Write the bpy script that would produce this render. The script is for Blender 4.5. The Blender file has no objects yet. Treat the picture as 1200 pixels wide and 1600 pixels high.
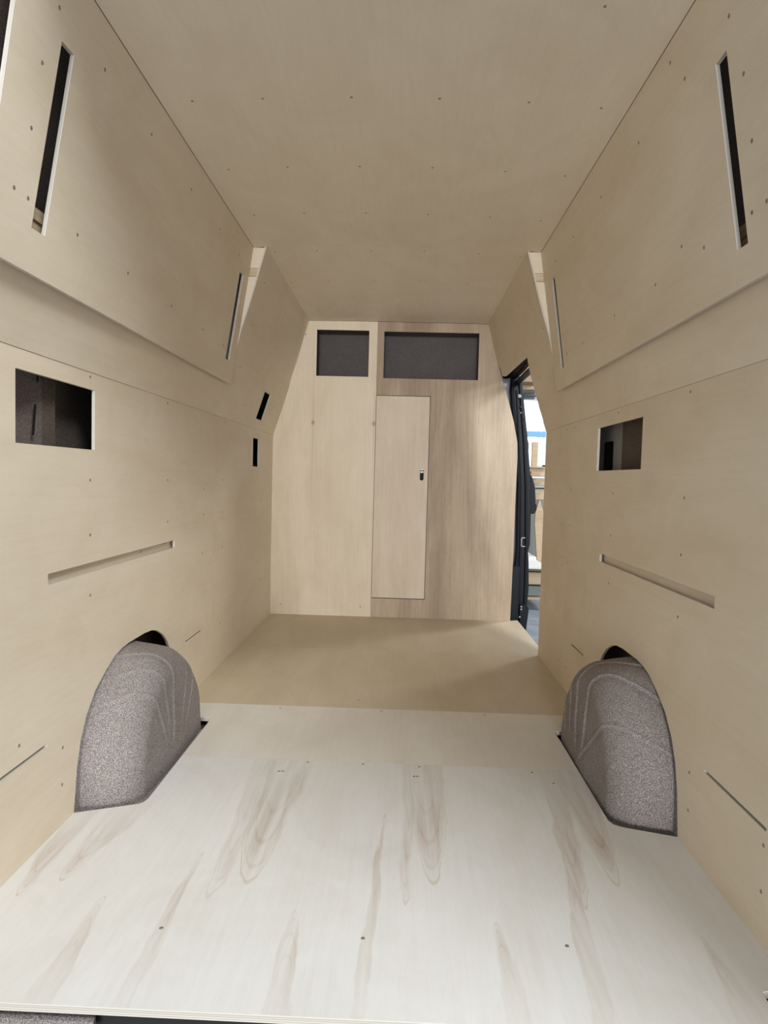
import bpy, bmesh, math, random
from mathutils import Vector, Matrix
from mathutils.geometry import delaunay_2d_cdt
random.seed(7)
SC = bpy.context.scene
COL = SC.collection

# ------------------------------------------------------------ camera
F = 1040.0                       # focal length in pixels of the 1200x1600 frame
YAW, PITCH, ROLL = 0.0261, -0.0503, 0.0266
cy, sy, cp, sp = math.cos(YAW), math.sin(YAW), math.cos(PITCH), math.sin(PITCH)
fw = Vector((-sy*cp, cy*cp, sp)); rt = Vector((cy, sy, 0)); up = rt.cross(fw)
cr, sr = math.cos(ROLL), math.sin(ROLL)
RT = cr*rt + sr*up; UP = -sr*rt + cr*up; FW = fw
EYE = Vector((0, 0, 1.0))
cam = bpy.data.cameras.new('camera'); cam.sensor_fit = 'VERTICAL'; cam.sensor_height = 36.0
cam.lens = 36.0*F/1600.0; cam.clip_start = 0.02; cam.clip_end = 200
co = bpy.data.objects.new('camera', cam); COL.objects.link(co)
co.matrix_world = Matrix(((RT.x, UP.x, -FW.x, EYE.x), (RT.y, UP.y, -FW.y, EYE.y), (RT.z, UP.z, -FW.z, EYE.z), (0, 0, 0, 1)))
SC.camera = co

# ------------------------------------------------------------ world, lamps, exposure
w = bpy.data.worlds.new('daylight'); SC.world = w; w.use_nodes = True
bg = w.node_tree.nodes['Background']; bg.inputs[0].default_value = (0.84, 0.93, 1.0, 1); bg.inputs[1].default_value = 0.46
def area(name, loc, target, sx, sy_, power, col):
    l = bpy.data.lights.new(name, 'AREA'); l.shape = 'RECTANGLE'; l.size = sx; l.size_y = sy_; l.energy = power; l.color = col
    o = bpy.data.objects.new(name, l); COL.objects.link(o); o.location = loc
    o.rotation_euler = (Vector(target)-Vector(loc)).to_track_quat('-Z', 'Y').to_euler()
    return o
area('roof_light', (1.95, -1.7, 4.35), (0.0, 1.9, 0.0), 1.6, 1.6, 210, (0.90, 0.95, 1.0))
area('rear_doorway_light', (0.0, -9.0, 1.2), (-0.05, 3.0, 1.1), 2.6, 2.2, 560, (0.96, 0.97, 1.0))
area('side_window_light', (2.0, 0.4, 2.3), (0.8, 4.4, .8), 0.6, 0.6, 100, (0.90, 0.95, 1.0))
area('workshop_fill_lamp', (4.5, 7.5, 3.4), (2.2, 8.6, 0.0), 1.2, 1.2, 120, (1.0, 0.98, 0.95))  # unseen lamp, added to brighten the boards outside the door
SC.view_settings.view_transform = 'Standard'; SC.view_settings.look = 'None'
SC.view_settings.gamma = 1.0; SC.view_settings.use_curve_mapping = False
SC.view_settings.exposure = 0.33

# ------------------------------------------------------------ measured van cross-section
CX = -0.0592            # centre line of the van
HW = 0.8733             # half width between the lower side panels
ZB = 1.291              # belt seam
YE, YS, YD = 1.27, 3.2745, 4.758   # rear end of upper panels, cross seam, bulkhead
Y0, Y1, Y2, Y3 = 1.181, 2.294, 2.843, 3.826
TH = 0.009
FWD = [(1.285, .8733), (1.34, .8555), (1.405, .8345), (1.50, .804), (1.613, .770), (1.71, .747), (1.80, .7175), (1.90, .688), (2.0, .661), (2.09, .636), (2.16, .618)]
def hw_fwd(z):
    if z <= FWD[0][0]: return HW
    for (a, b), (c, d) in zip(FWD, FWD[1:]):
        if z <= c: return b+(d-b)*(z-a)/(c-a)
    return FWD[-1][1]
def hw_near(z): return .795-.1522*(z-1.4415)
def hw_low(z): return HW
def ray(p):
    return ((p[0]-600)/F*RT - (p[1]-800)/F*UP + FW)
def at(p, axis, val):
    d = ray(p); return EYE + d*((val-EYE[axis])/d[axis])
def onwall(p, side, prof):
    d = ray(p); lo, hi = .2, 12.
    for _ in range(50):
        m = (lo+hi)/2; q = EYE+d*m
        if side*(q.x-CX) > prof(q.z): hi = m
        else: lo = m
    q = EYE+d*lo
    return (q.y, q.z)
def onceil(p, zf):
    d = ray(p); lo, hi = .2, 12.
    for _ in range(50):
        m = (lo+hi)/2; q = EYE+d*m
        if q.z > zf(q.x): hi = m
        else: lo = m
    q = EYE+d*lo
    return (q.x, q.y)
def zc_near(x): return 2.132-.029*((x-CX)/.70)**2
def zc_fwd(x, y=YD):
    q = ((x-CX)/.64)**2; t = (y-YS)/(YD-YS)
    return 2.1322-.0235*q-t*.026*(1-.8*q)

# ------------------------------------------------------------ materials
def newmat(name):
    m = bpy.data.materials.new(name); m.use_nodes = True
    nt = m.node_tree; return m, nt, nt.nodes['Principled BSDF']
def N(nt, typ, **kw):
    n = nt.nodes.new(typ)
    for k, v in kw.items():
        if k in n.inputs: n.inputs[k].default_value = v
        else: setattr(n, k, v)
    return n
def M(nt, op, a, b=None, c=None, clamp=False):
    n = nt.nodes.new('ShaderNodeMath'); n.operation = op; n.use_clamp = clamp
    for i, x in enumerate((a, b, c)):
        if x is None: continue
        if isinstance(x, (int, float)): n.inputs[i].default_value = x
        else: nt.links.new(x, n.inputs[i])
    return n.outputs[0]
def ramp(nt, fac, stops):
    r = nt.nodes.new('ShaderNodeValToRGB'); e = r.color_ramp.elements
    while len(e) < len(stops): e.new(.5)
    for el, (p, c) in zip(e, stops): el.position = p; el.color = c if len(c) == 4 else (*c, 1)
    nt.links.new(fac, r.inputs[0]); return r.outputs[0]
def mix(nt, fac, a, b, mode='MIX'):
    n = nt.nodes.new('ShaderNodeMix'); n.data_type = 'RGBA'; n.blend_type = mode
    for s, x in ((0, fac), (6, a), (7, b)):
        if isinstance(x, (int, float)): n.inputs[s].default_value = x
        elif isinstance(x, tuple): n.inputs[s].default_value = (*x[:3], 1)
        else: nt.links.new(x, n.inputs[s])
    return n.outputs[2]
def simple(name, col, rough=.6, metal=0., emit=None):
    m, nt, b = newmat(name); b.inputs['Base Color'].default_value = (*col, 1)
    b.inputs['Roughness'].default_value = rough; b.inputs['Metallic'].default_value = metal
    return m
def mapuv(nt, sx, sy_, rnd=True):
    uv = nt.nodes.new('ShaderNodeTexCoord'); mp = nt.nodes.new('ShaderNodeMapping')
    mp.inputs['Scale'].default_value = (sx, sy_, 1)
    nt.links.new(uv.outputs['UV'], mp.inputs['Vector'])
    if rnd:
        oi = nt.nodes.new('ShaderNodeObjectInfo'); cx = nt.nodes.new('ShaderNodeCombineXYZ')
        nt.links.new(M(nt, 'MULTIPLY', oi.outputs['Random'], 37.), cx.inputs[2])
        nt.links.new(cx.outputs[0], mp.inputs['Location'])
    return mp.outputs[0]
def wood(name, light, mid, dark, grain=.35, patch=.5, streaks=None, knots=None):
    """poplar plywood face; UV in metres, U runs along the grain"""
    m, nt, b = newmat(name); L = nt.links
    v1 = mapuv(nt, .7, 4.2); n1 = N(nt, 'ShaderNodeTexNoise', Scale=1.0, Detail=3.0, Distortion=.6); L.new(v1, n1.inputs['Vector'])
    v2 = mapuv(nt, 3.0, 70.); n2 = N(nt, 'ShaderNodeTexNoise', Scale=1.0, Detail=4.0, Roughness=.6); L.new(v2, n2.inputs['Vector'])
    v3 = mapuv(nt, 22., 260.); n3 = N(nt, 'ShaderNodeTexNoise', Scale=1.0, Detail=2.0); L.new(v3, n3.inputs['Vector'])
    v4 = mapuv(nt, 2.2, 3.5); n4 = N(nt, 'ShaderNodeTexNoise', Scale=1.0, Detail=5.0, Roughness=.62, Distortion=1.2); L.new(v4, n4.inputs['Vector'])
    base = ramp(nt, n1.outputs[0], [(.32, dark), (.5, mid), (.66, light)])
    base = mix(nt, patch, mid, base)
    g = ramp(nt, n2.outputs[0], [(.30, (.80, .77, .73)), (.55, (1, 1, 1)), (1., (1.0, 1.0, 1.0))])
    base = mix(nt, grain, base, g, 'MULTIPLY')
    g3 = ramp(nt, n3.outputs[0], [(.25, (.86, .84, .80)), (.6, (1, 1, 1))])
    base = mix(nt, grain, base, g3, 'MULTIPLY')
    g4 = ramp(nt, n4.outputs[0], [(.35, (.93, .915, .89)), (.6, (1, 1, 1))])
    base = mix(nt, .8, base, g4, 'MULTIPLY')
    if streaks or knots:
        tc = nt.nodes.new('ShaderNodeTexCoord')
        wv = mapuv(nt, 5., 16., False); wn = N(nt, 'ShaderNodeTexNoise', Scale=1.0, Detail=3.0); L.new(wv, wn.inputs['Vector'])
        sep = nt.nodes.new('ShaderNodeSeparateXYZ'); L.new(tc.outputs['UV'], sep.inputs[0])
        U = sep.outputs[0]; V = M(nt, 'ADD', sep.outputs[1], M(nt, 'MULTIPLY', M(nt, 'SUBTRACT', wn.outputs[0], .5), .045))
    if streaks:
        tot = None; lin = None
        for (au, av, bu, bv, hwid, amt) in streaks:
            du, dv = bu-au, bv-av; Ls = math.hypot(du, dv); du /= Ls; dv /= Ls
            pu = M(nt, 'SUBTRACT', U, au); pv = M(nt, 'SUBTRACT', V, av)
            u = M(nt, 'DIVIDE', M(nt, 'ADD', M(nt, 'MULTIPLY', pu, du), M(nt, 'MULTIPLY', pv, dv)), Ls)
            v = M(nt, 'DIVIDE', M(nt, 'SUBTRACT', M(nt, 'MULTIPLY', pv, du), M(nt, 'MULTIPLY', pu, dv)), hwid)
            gg = M(nt, 'SUBTRACT', u, M(nt, 'MULTIPLY', v, v))
            fade = M(nt, 'SUBTRACT', 1.35, u, clamp=True)
            ms = M(nt, 'MULTIPLY', M(nt, 'MULTIPLY', M(nt, 'MULTIPLY', gg, 5., clamp=True), fade, clamp=True), amt)
            ed = None
            for lv, wd, st_ in ((.02, .018, 1.), (.11, .02, .5), (.27, .03, .6), (.50, .035, .45)):
                q_ = M(nt, 'SUBTRACT', 1., M(nt, 'DIVIDE', M(nt, 'ABSOLUTE', M(nt, 'SUBTRACT', gg, lv)), wd), clamp=True)
                q_ = M(nt, 'MULTIPLY', q_, M(nt, 'MULTIPLY', fade, amt*st_))
                ed = q_ if ed is None else M(nt, 'MAXIMUM', ed, q_)
            tot = ms if tot is None else M(nt, 'MAXIMUM', tot, ms)
            lin = ed if lin is None else M(nt, 'MAXIMUM', lin, ed)
        vs = mapuv(nt, 2.5, 45., False); ns = N(nt, 'ShaderNodeTexNoise', Scale=1.0, Detail=3.0, Distortion=.4); L.new(vs, ns.inputs['Vector'])
        tot = M(nt, 'MULTIPLY', tot, M(nt, 'MULTIPLY', M(nt, 'SUBTRACT', ns.outputs[0], .25), 2.2, clamp=True))
        lin = M(nt, 'MULTIPLY', lin, M(nt, 'ADD', .35, ns.outputs[0]))
        base = mix(nt, tot, base, (.76, .68, .62), 'MULTIPLY')
        base = mix(nt, lin, base, (.80, .72, .60), 'MULTIPLY')
    if knots:
        kt = None
        for (ku, kv, r) in knots:
            du = M(nt, 'DIVIDE', M(nt, 'SUBTRACT', U, ku), r*1.7); dv = M(nt, 'DIVIDE', M(nt, 'SUBTRACT', sep.outputs[1], kv), r)
            dd = M(nt, 'SQRT', M(nt, 'ADD', M(nt, 'MULTIPLY', du, du), M(nt, 'MULTIPLY', dv, dv)))
            k = M(nt, 'SUBTRACT', 1.0, dd, clamp=True)
            tail = M(nt, 'MULTIPLY', M(nt, 'SUBTRACT', 1., M(nt, 'MULTIPLY', M(nt, 'ABSOLUTE', dv), 2.2), clamp=True), M(nt, 'SUBTRACT', .35, M(nt, 'MULTIPLY', M(nt, 'ABSOLUTE', du), .02), clamp=True))
            k = M(nt, 'MAXIMUM', k, tail)
            kt = k if kt is None else M(nt, 'MAXIMUM', kt, k)
        base = mix(nt, kt, base, (.33, .20, .12))
    L.new(base, b.inputs['Base Color'])
    b.inputs['Roughness'].default_value = .55; b.inputs['Specular IOR Level'].default_value = .35
    bp = N(nt, 'ShaderNodeBump', Strength=.06, Distance=.002); L.new(n3.outputs[0], bp.inputs['Height']); L.new(bp.outputs[0], b.inputs['Normal'])
    return m
W_L = (.835, .735, .585); W_M = (.81, .70, .545); W_D = (.775, .655, .495)
MW = wood('poplar_plywood', W_L, W_M, W_D, grain=.15, patch=.7)
MWB = wood('bulkhead_poplar', (.86, .75, .59), (.82, .70, .53), (.74, .61, .44), grain=.2, patch=.8)
MWR = wood('bulkhead_brown_poplar', (.56, .435, .31), (.46, .35, .245), (.37, .272, .185), grain=.7, patch=1.)
MWD = wood('door_poplar', (.76, .65, .51), (.71, .59, .45), (.65, .53, .40), grain=.25, patch=.8)
MBAT = wood('batten_pine', (.74, .62, .44), (.68, .55, .37), (.6, .46, .3), grain=1., patch=.9)
MWC = wood('ceiling_poplar', (.88, .79, .65), (.86, .765, .615), (.83, .725, .57), grain=.12, patch=.6)
def edge_mat():
    m, nt, b = newmat('plywood_edge')
    tc = nt.nodes.new('ShaderNodeTexCoord'); sep = nt.nodes.new('ShaderNodeSeparateXYZ'); nt.links.new(tc.outputs['UV'], sep.inputs[0])
    c = ramp(nt, sep.outputs[1], [(0, (.74, .70, .62)), (.17, (.72, .67, .58)), (.2, (.30, .25, .19)), (.25, (.60, .55, .48)), (.45, (.66, .61, .53)), (.49, (.28, .23, .17)), (.54, (.70, .65, .57)), (.74, (.66, .61, .53)), (.78, (.30, .25, .19)), (.83, (.72, .67, .59))])
    nt.links.new(c, b.inputs['Base Color']); b.inputs['Roughness'].default_value = .7
    return m
ME = edge_mat()
def felt(name, a, b_, c, scale=420., bump=.8):
    m, nt, b = newmat(name)
    tc = nt.nodes.new('ShaderNodeTexCoord')
    n = N(nt, 'ShaderNodeTexNoise', Scale=scale, Detail=2.0, Roughness=.7); nt.links.new(tc.outputs['Object'], n.inputs['Vector'])
    n2 = N(nt, 'ShaderNodeTexNoise', Scale=6., Detail=3.0); nt.links.new(tc.outputs['Object'], n2.inputs['Vector'])
    col = ramp(nt, n.outputs[0], [(.33, a), (.5, b_), (.64, c)])
    col = mix(nt, .5, col, ramp(nt, n2.outputs[0], [(.35, (.86, .83, .81)), (.65, (1, 1, 1))]), 'MULTIPLY')
    nt.links.new(col, b.inputs['Base Color']); b.inputs['Roughness'].default_value = .95
    b.inputs['Specular IOR Level'].default_value = .15
    bp = N(nt, 'ShaderNodeBump', Strength=bump, Distance=.002); nt.links.new(n.outputs[0], bp.inputs['Height']); nt.links.new(bp.outputs[0], b.inputs['Normal'])
    return m
MF = felt('grey_felt', (.09, .077, .072), (.26, .228, .214), (.54, .485, .455))
MFD = felt('dark_brown_felt', (.06, .047, .04), (.12, .095, .08), (.19, .16, .135), bump=.5)
MBODY = simple('dark_body_paint', (.035, .034, .034), .5)
MGREY = simple('grey_primer_paint', (.26, .25, .245), .45)
MLG = simple('light_grey_paint', (.45, .47, .50), .35)
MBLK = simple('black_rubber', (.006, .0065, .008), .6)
MBP = simple('black_plastic', (.008, .009, .011), .5)
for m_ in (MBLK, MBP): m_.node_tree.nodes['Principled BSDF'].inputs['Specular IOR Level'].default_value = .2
MMET = simple('zinc_metal', (.36, .36, .35), .5, .8)
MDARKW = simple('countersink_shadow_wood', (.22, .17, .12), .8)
MBOX = felt('charcoal_lining', (.10, .09, .085), (.14, .125, .12), (.18, .165, .16), 300., .3)
MBLUE = simple('blue_painted_steel', (.16, .42, .72), .4)
MWHITE = simple('white_painted_timber', (.82, .82, .80), .5)
MCONC, _nt, _b = newmat('workshop_concrete')
_n = N(_nt, 'ShaderNodeTexNoise', Scale=6., Detail=6.); _tc = _nt.nodes.new('ShaderNodeTexCoord'); _nt.links.new(_tc.outputs['Object'], _n.inputs['Vector'])
_nt.links.new(ramp(_nt, _n.outputs[0], [(.3, (.20, .23, .27)), (.7, (.30, .34, .39))]), _b.inputs['Base Color']); _b.inputs['Roughness'].default_value = .45

# ------------------------------------------------------------ mesh helpers
def link(name, me, mats, parent=None, smooth=None):
    for m in (mats if isinstance(mats, (list, tuple)) else [mats]): me.materials.append(m)
    if smooth is not None:
        for p in me.polygons: p.use_smooth = True
        me.set_sharp_from_angle(angle=math.radians(smooth))
    o = bpy.data.objects.new(name, me); COL.objects.link(o)
    if parent is not None: o.parent = parent
    return o
def tag(o, label=None, cat=None, group=None, kind=None):
    for k, v in (('label', label), ('category', cat), ('group', group), ('kind', kind)):
        if v: o[k] = v
    return o
def empty(name, loc=(0, 0, 0)):
    o = bpy.data.objects.new(name, None); COL.objects.link(o); o.location = loc; o.empty_display_size = .05
    bpy.context.view_layer.update()
    return o
def keep(o, parent):            # parent without moving
    o.parent = parent; o.matrix_parent_inverse = Matrix.Translation(-Vector(parent.location)); return o
def inside(p, poly):
    c = False; j = len(poly)-1
    for i in range(len(poly)):
        a, b = poly[i], poly[j]
        if (a[1] > p[1]) != (b[1] > p[1]) and p[0] < (b[0]-a[0])*(p[1]-a[1])/(b[1]-a[1])+a[0]: c = not c
        j = i
    return c
def panel(name, outer, holes, f, back, mats, parent=None, uvf=None, cuts=(), cutaxis=1, smooth=None, th=TH):
    """sheet cut from plywood: front surface f(u,v), thickness along `back`, holes cut right through"""
    vs, es = [], []
    for lp in [outer]+list(holes):
        s = len(vs); vs += [Vector(p[:2]) for p in lp]; es += [(s+i, s+(i+1) % len(lp)) for i in range(len(lp))]
    lo = [min(p[i] for p in outer) for i in (0, 1)]; hi = [max(p[i] for p in outer) for i in (0, 1)]
    for c in cuts:
        s = len(vs)
        if cutaxis == 1: vs += [Vector((lo[0]-.01, c)), Vector((hi[0]+.01, c))]
        else: vs += [Vector((c, lo[1]-.01)), Vector((c, hi[1]+.01))]
        es.append((s, s+1))
    V, E_, FC, *_ = delaunay_2d_cdt(vs, es, [], 0, 1e-6)
    bm = bmesh.new(); uvl = bm.loops.layers.uv.new('UVMap')
    fr = {}; bk = {}; B = Vector(back)*th
    uvf = uvf or (lambda u, v: (u, v))
    tris = []
    for t in FC:
        if len(t) != 3: continue
        c = (V[t[0]]+V[t[1]]+V[t[2]])/3
        if abs((V[t[1]]-V[t[0]]).cross(V[t[2]]-V[t[0]])) < 1e-9: continue
        if inside(c, outer) and not any(inside(c, h) for h in holes): tris.append(t)
    def g(i):
        if i not in fr:
            p = Vector(f(V[i].x, V[i].y)); fr[i] = bm.verts.new(p); bk[i] = bm.verts.new(p+B)
        return fr[i], bk[i]
    cnt = {}
    for t in tris:
        for i in t: g(i)
        for k in range(3):
            e = (t[k], t[(k+1) % 3]); cnt[frozenset(e)] = cnt.get(frozenset(e), []) + [e]
        f1 = bm.faces.new([fr[i] for i in t]); f2 = bm.faces.new([bk[i] for i in reversed(t)])
        for l, i in zip(f1.loops, t): l[uvl].uv = uvf(V[i].x, V[i].y)
        for l, i in zip(f2.loops, reversed(t)): l[uvl].uv = uvf(V[i].x, V[i].y)
    for k, ed in cnt.items():
        if len(ed) == 1:
            a, b = ed[0]; L_ = (V[a]-V[b]).length
            q = bm.faces.new([fr[b], fr[a], bk[a], bk[b]]); q.material_index = 1
            for l, uv in zip(q.loops, [(0, 0), (L_, 0), (L_, 1), (0, 1)]): l[uvl].uv = uv
    bmesh.ops.recalc_face_normals(bm, faces=bm.faces)
    me = bpy.data.meshes.new(name); bm.to_mesh(me); bm.free()
    return link(name, me, mats, parent, smooth)
def box_bm(bm, lo, hi, bevel=0., mi=0):
    r = bmesh.ops.create_cube(bm, size=1.0); c = (Vector(lo)+Vector(hi))/2; s = Vector(hi)-Vector(lo)
    for v in r['verts']: v.co = Vector((v.co.x*s.x, v.co.y*s.y, v.co.z*s.z))+c
    fs = list({f for v in r['verts'] for f in v.link_faces})
    for f in fs: f.material_index = mi
    if bevel:
        bmesh.ops.bevel(bm, geom=list({e for v in r['verts'] for e in v.link_edges}), offset=bevel, segments=2, affect='EDGES')
def boxuv(me):
    uvl = me.uv_layers.new(name='UVMap')
    for p in me.polygons:
        n = p.normal; a = max(range(3), key=lambda i: abs(n[i]))
        ax = [i for i in range(3) if i != a]
        for li in p.loop_indices:
            c = me.vertices[me.loops[li].vertex_index].co; uvl.data[li].uv = (c[ax[0]], c[ax[1]])
def box(name, lo, hi, mat, parent=None, bevel=0.):
    bm = bmesh.new(); box_bm(bm, lo, hi, bevel); me = bpy.data.meshes.new(name); bm.to_mesh(me); bm.free(); boxuv(me)
    return link(name, me, mat, parent)
def prism(name, pts, depth, mat, parent=None, bevel=0., smooth=None):
    """closed planar outline (3D points) pushed back by the vector depth"""
    bm = bmesh.new(); vs = [bm.verts.new(p) for p in pts]; f = bm.faces.new(vs)
    r = bmesh.ops.extrude_face_region(bm, geom=[f])
    bmesh.ops.translate(bm, vec=Vector(depth), verts=[v for v in r['geom'] if isinstance(v, bmesh.types.BMVert)])
    bmesh.ops.recalc_face_normals(bm, faces=bm.faces)
    if bevel: bmesh.ops.bevel(bm, geom=list(bm.edges), offset=bevel, segments=2, affect='EDGES')
    me = bpy.data.meshes.new(name); bm.to_mesh(me); bm.free(); boxuv(me)
    return link(name, me, mat, parent, smooth)
def tube(name, pts, r, mat, parent=None, seg=10, sx=1., sz=1.):
    bm = bmesh.new(); rings = []
    P = [Vector(p) for p in pts]
    for i, p in enumerate(P):
        d = (P[min(i+1, len(P)-1)]-P[max(i-1, 0)]).normalized()
        a = d.cross(Vector((0, 1, 0)));  a = a if a.length > .2 else d.cross(Vector((1, 0, 0))); a.normalize(); b = d.cross(a)
        rings.append([bm.verts.new(p+a*(r*sx*math.cos(k*2*math.pi/seg))+b*(r*sz*math.sin(k*2*math.pi/seg))) for k in range(seg)])
    for A, B in zip(rings, rings[1:]):
        for k in range(seg): bm.faces.new([A[k], A[(k+1) % seg], B[(k+1) % seg], B[k]])
    bm.faces.new(rings[0]); bm.faces.new(rings[-1]); bmesh.ops.recalc_face_normals(bm, faces=bm.faces)
    me = bpy.data.meshes.new(name); bm.to_mesh(me); bm.free()
    return link(name, me, mat, parent, 40)

# screws: one shared mesh (dark ring and cross painted as recess shade, metal head)
def screw_mesh():
    bm = bmesh.new(); n = 10
    def ring(r, z): return [bm.verts.new((r*math.cos(k*2*math.pi/n), r*math.sin(k*2*math.pi/n), z)) for k in range(n)]
    a, b, c, d = ring(.0048, .00005), ring(.0044, .0004), ring(.0030, .0002), ring(.0026, .0006)
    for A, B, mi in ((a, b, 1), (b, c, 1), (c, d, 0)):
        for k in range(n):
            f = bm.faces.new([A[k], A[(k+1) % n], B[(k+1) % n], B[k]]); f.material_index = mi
    bm.faces.new(d)
    for s in (0, 1):
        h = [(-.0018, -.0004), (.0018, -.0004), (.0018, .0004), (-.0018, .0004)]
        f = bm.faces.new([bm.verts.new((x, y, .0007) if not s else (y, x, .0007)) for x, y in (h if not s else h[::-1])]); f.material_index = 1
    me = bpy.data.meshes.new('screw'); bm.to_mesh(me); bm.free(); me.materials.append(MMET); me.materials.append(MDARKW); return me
SCREW = screw_mesh()
def screw(p, n, parent):
    o = bpy.data.objects.new('screw', SCREW); COL.objects.link(o); o.parent = parent
    o.location = p; o.rotation_euler = Vector(n).to_track_quat('Z', 'Y').to_euler(); return o

# ============================================================ van body skins (structure that carries the panels)
def skin(name, side, y0, y1, holes=()):
    zs = [-.12, .3, .8, 1.29, 1.5, 1.75, 2.0, 2.16, 2.24]
    out = [(y0, -.12), (y1, -.12), (y1, 2.24), (y0, 2.24)]
    o = panel(name, out, list(holes), lambda y, z: (CX+side*(hw_fwd(min(z, 2.1))+.105), y, z), (side, 0, 0), [MFD, MBODY], cuts=zs, th=.02)
    return o
wall_l = skin('wall_left', -1, .98, 6.2); tag(wall_l, 'dark felt lined left side of the van behind its plywood panels', None, kind='structure')
wall_r = skin('wall_right', 1, .52, 6.2, [[(3.70, -.10), (5.02, -.10), (5.02, 1.66), (4.95, 1.76), (3.70, 1.76)]])
tag(wall_r, 'dark felt lined right side of the van behind its plywood panels', kind='structure')
ceil = panel('ceiling', [(CX-.80, .98), (CX+.80, .98), (CX+.80, 6.2), (CX-.80, 6.2)], [], lambda x, y: (x, y, 2.235), (0, 0, 1), [MBODY, MBODY], th=.02)
tag(ceil, 'dark metal roof of the van above the plywood ceiling', kind='structure')
floor = panel('floor', [(CX-1.0, 1.22), (CX+.922, 1.22), (CX+.922, 6.2), (CX-1.0, 6.2)], [], lambda x, y: (x, y, -.045), (0, 0, -1), [MFD, MBODY], th=.03)
tag(floor, 'dark load floor of the van under the plywood sheets', kind='structure')
wall_f = panel('wall_front', [(CX-1.0, -.12), (CX+1.0, -.12), (CX+1.0, 1.3), (CX+.75, 2.3), (CX-.75, 2.3), (CX-1., 1.3)], [], lambda x, z: (x, 6.2, z), (0, 1, 0), [MBODY, MBODY], th=.02)
tag(wall_f, 'bulkhead wall of pale plywood with cupboard door and two dark openings', kind='structure')

# ============================================================ floor sheets
WLx, WRx = CX-HW, CX+HW
def fp(*p): q = at(p, 2, 0.0); return (q.y, q.x)          # uv = (along, across)
def st(a, b, hwid, amt=.8):
    A, B = fp(*a), fp(*b); return (A[0], A[1], B[0], B[1], hwid, amt)
STREAKS = [st((167, 1398), (60, 1562), .030, .9), st((318, 1330), (192, 1562), .022, .7), st((461, 1420), (430, 1585), .026, .8),
           st((600, 1270), (560, 1592), .018, .9), st((774, 1440), (812, 1600), .030, .7), st((868, 1270), (944, 1600), .022, 1.),
           st((1098, 1462), (1175, 1600), .03, .7),
           st((382, 1384), (455, 1188), .085, 1.), st((326, 1408), (420, 1195), .05, .7), st((680, 1386), (660, 1190), .07, 1.),
           st((632, 1418), (640, 1200), .025, .8), st((966, 1388), (890, 1200), .06, 1.), st((918, 1425), (862, 1220), .04, .9),
           st((92, 1378), (205, 1262), .055, .9), st((22, 1402), (125, 1275), .04, .9)]
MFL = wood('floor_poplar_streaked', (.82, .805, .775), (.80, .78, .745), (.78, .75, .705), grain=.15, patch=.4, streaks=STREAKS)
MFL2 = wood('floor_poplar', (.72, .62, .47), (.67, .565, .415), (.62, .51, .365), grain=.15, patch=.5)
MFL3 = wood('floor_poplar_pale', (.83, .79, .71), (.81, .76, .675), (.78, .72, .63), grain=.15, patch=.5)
g_ = .0005
CL = [(-.767, 1.942), (-.757, 1.955), (-.752, 1.978), (-.7545, 2.605), (-.756, 2.655), (-.762, 2.668)]
CR = [(.668, 1.919), (.650, 1.932), (.6415, 1.954), (.642, 2.56), (.6385, 2.636), (.650, 2.655)]
sheet1 = [(WLx, Y0)] + [(WRx, Y0)] + [(WRx, 1.875)] + CR[:3] + [(.6418, Y1-g_)] + [(-.7532, Y1-g_)] + CL[:3][::-1] + [(WLx, 1.875)]
corner = at((1188, 1548), 2, 0.)
hole1 = [(corner.x, Y0+.03), (WRx-.012, Y0+.03), (WRx-.012, corner.y), (corner.x+.012, corner.y), (corner.x+.003, corner.y-.003), (corner.x, corner.y-.012)]
sheet2 = [(-.7532, Y1+g_), (.6418, Y1+g_)] + CR[3:] + [(WRx, 2.665), (WRx, Y2-g_), (WLx, Y2-g_), (WLx, 2.675)] + CL[3:][::-1]
sheet3 = [(WLx, Y2+g_), (WRx, Y2+g_), (WRx, Y3-g_), (WLx, Y3-g_)]
sheet4 = [(WLx, Y3+g_), (WRx, Y3+g_), (WRx, 3.84), (.862, 3.86), (.862, 4.80), (.86, 4.80), (.80, YD+.02), (WLx, YD+.02)]
fsheets = []
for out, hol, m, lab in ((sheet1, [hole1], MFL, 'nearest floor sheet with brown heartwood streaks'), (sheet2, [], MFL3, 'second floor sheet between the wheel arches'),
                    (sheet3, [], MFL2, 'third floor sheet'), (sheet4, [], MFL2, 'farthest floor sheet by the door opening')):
    s = panel('plywood_sheet', out, hol, lambda x, y: (x, y, 0), (0, 0, -1), [m, ME], floor, uvf=lambda u, v: (v, u), th=.0155)
    tag(s, lab); fsheets.append(s)
for i, pts in enumerate([[(252, 1450), (567, 1466), (886, 1478), (481, 1191), (567, 1194), (655, 1198), (831, 1207), (436, 1205), (442, 1205), (647, 1213), (652, 1213), (865, 1224)],
                         [(596, 1111), (757, 1117), (438, 1106)], [(560, 1094), (860, 1056)], []]):
    for p in pts: screw(at(p, 2, 0.), (0, 0, 1), fsheets[i])

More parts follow.
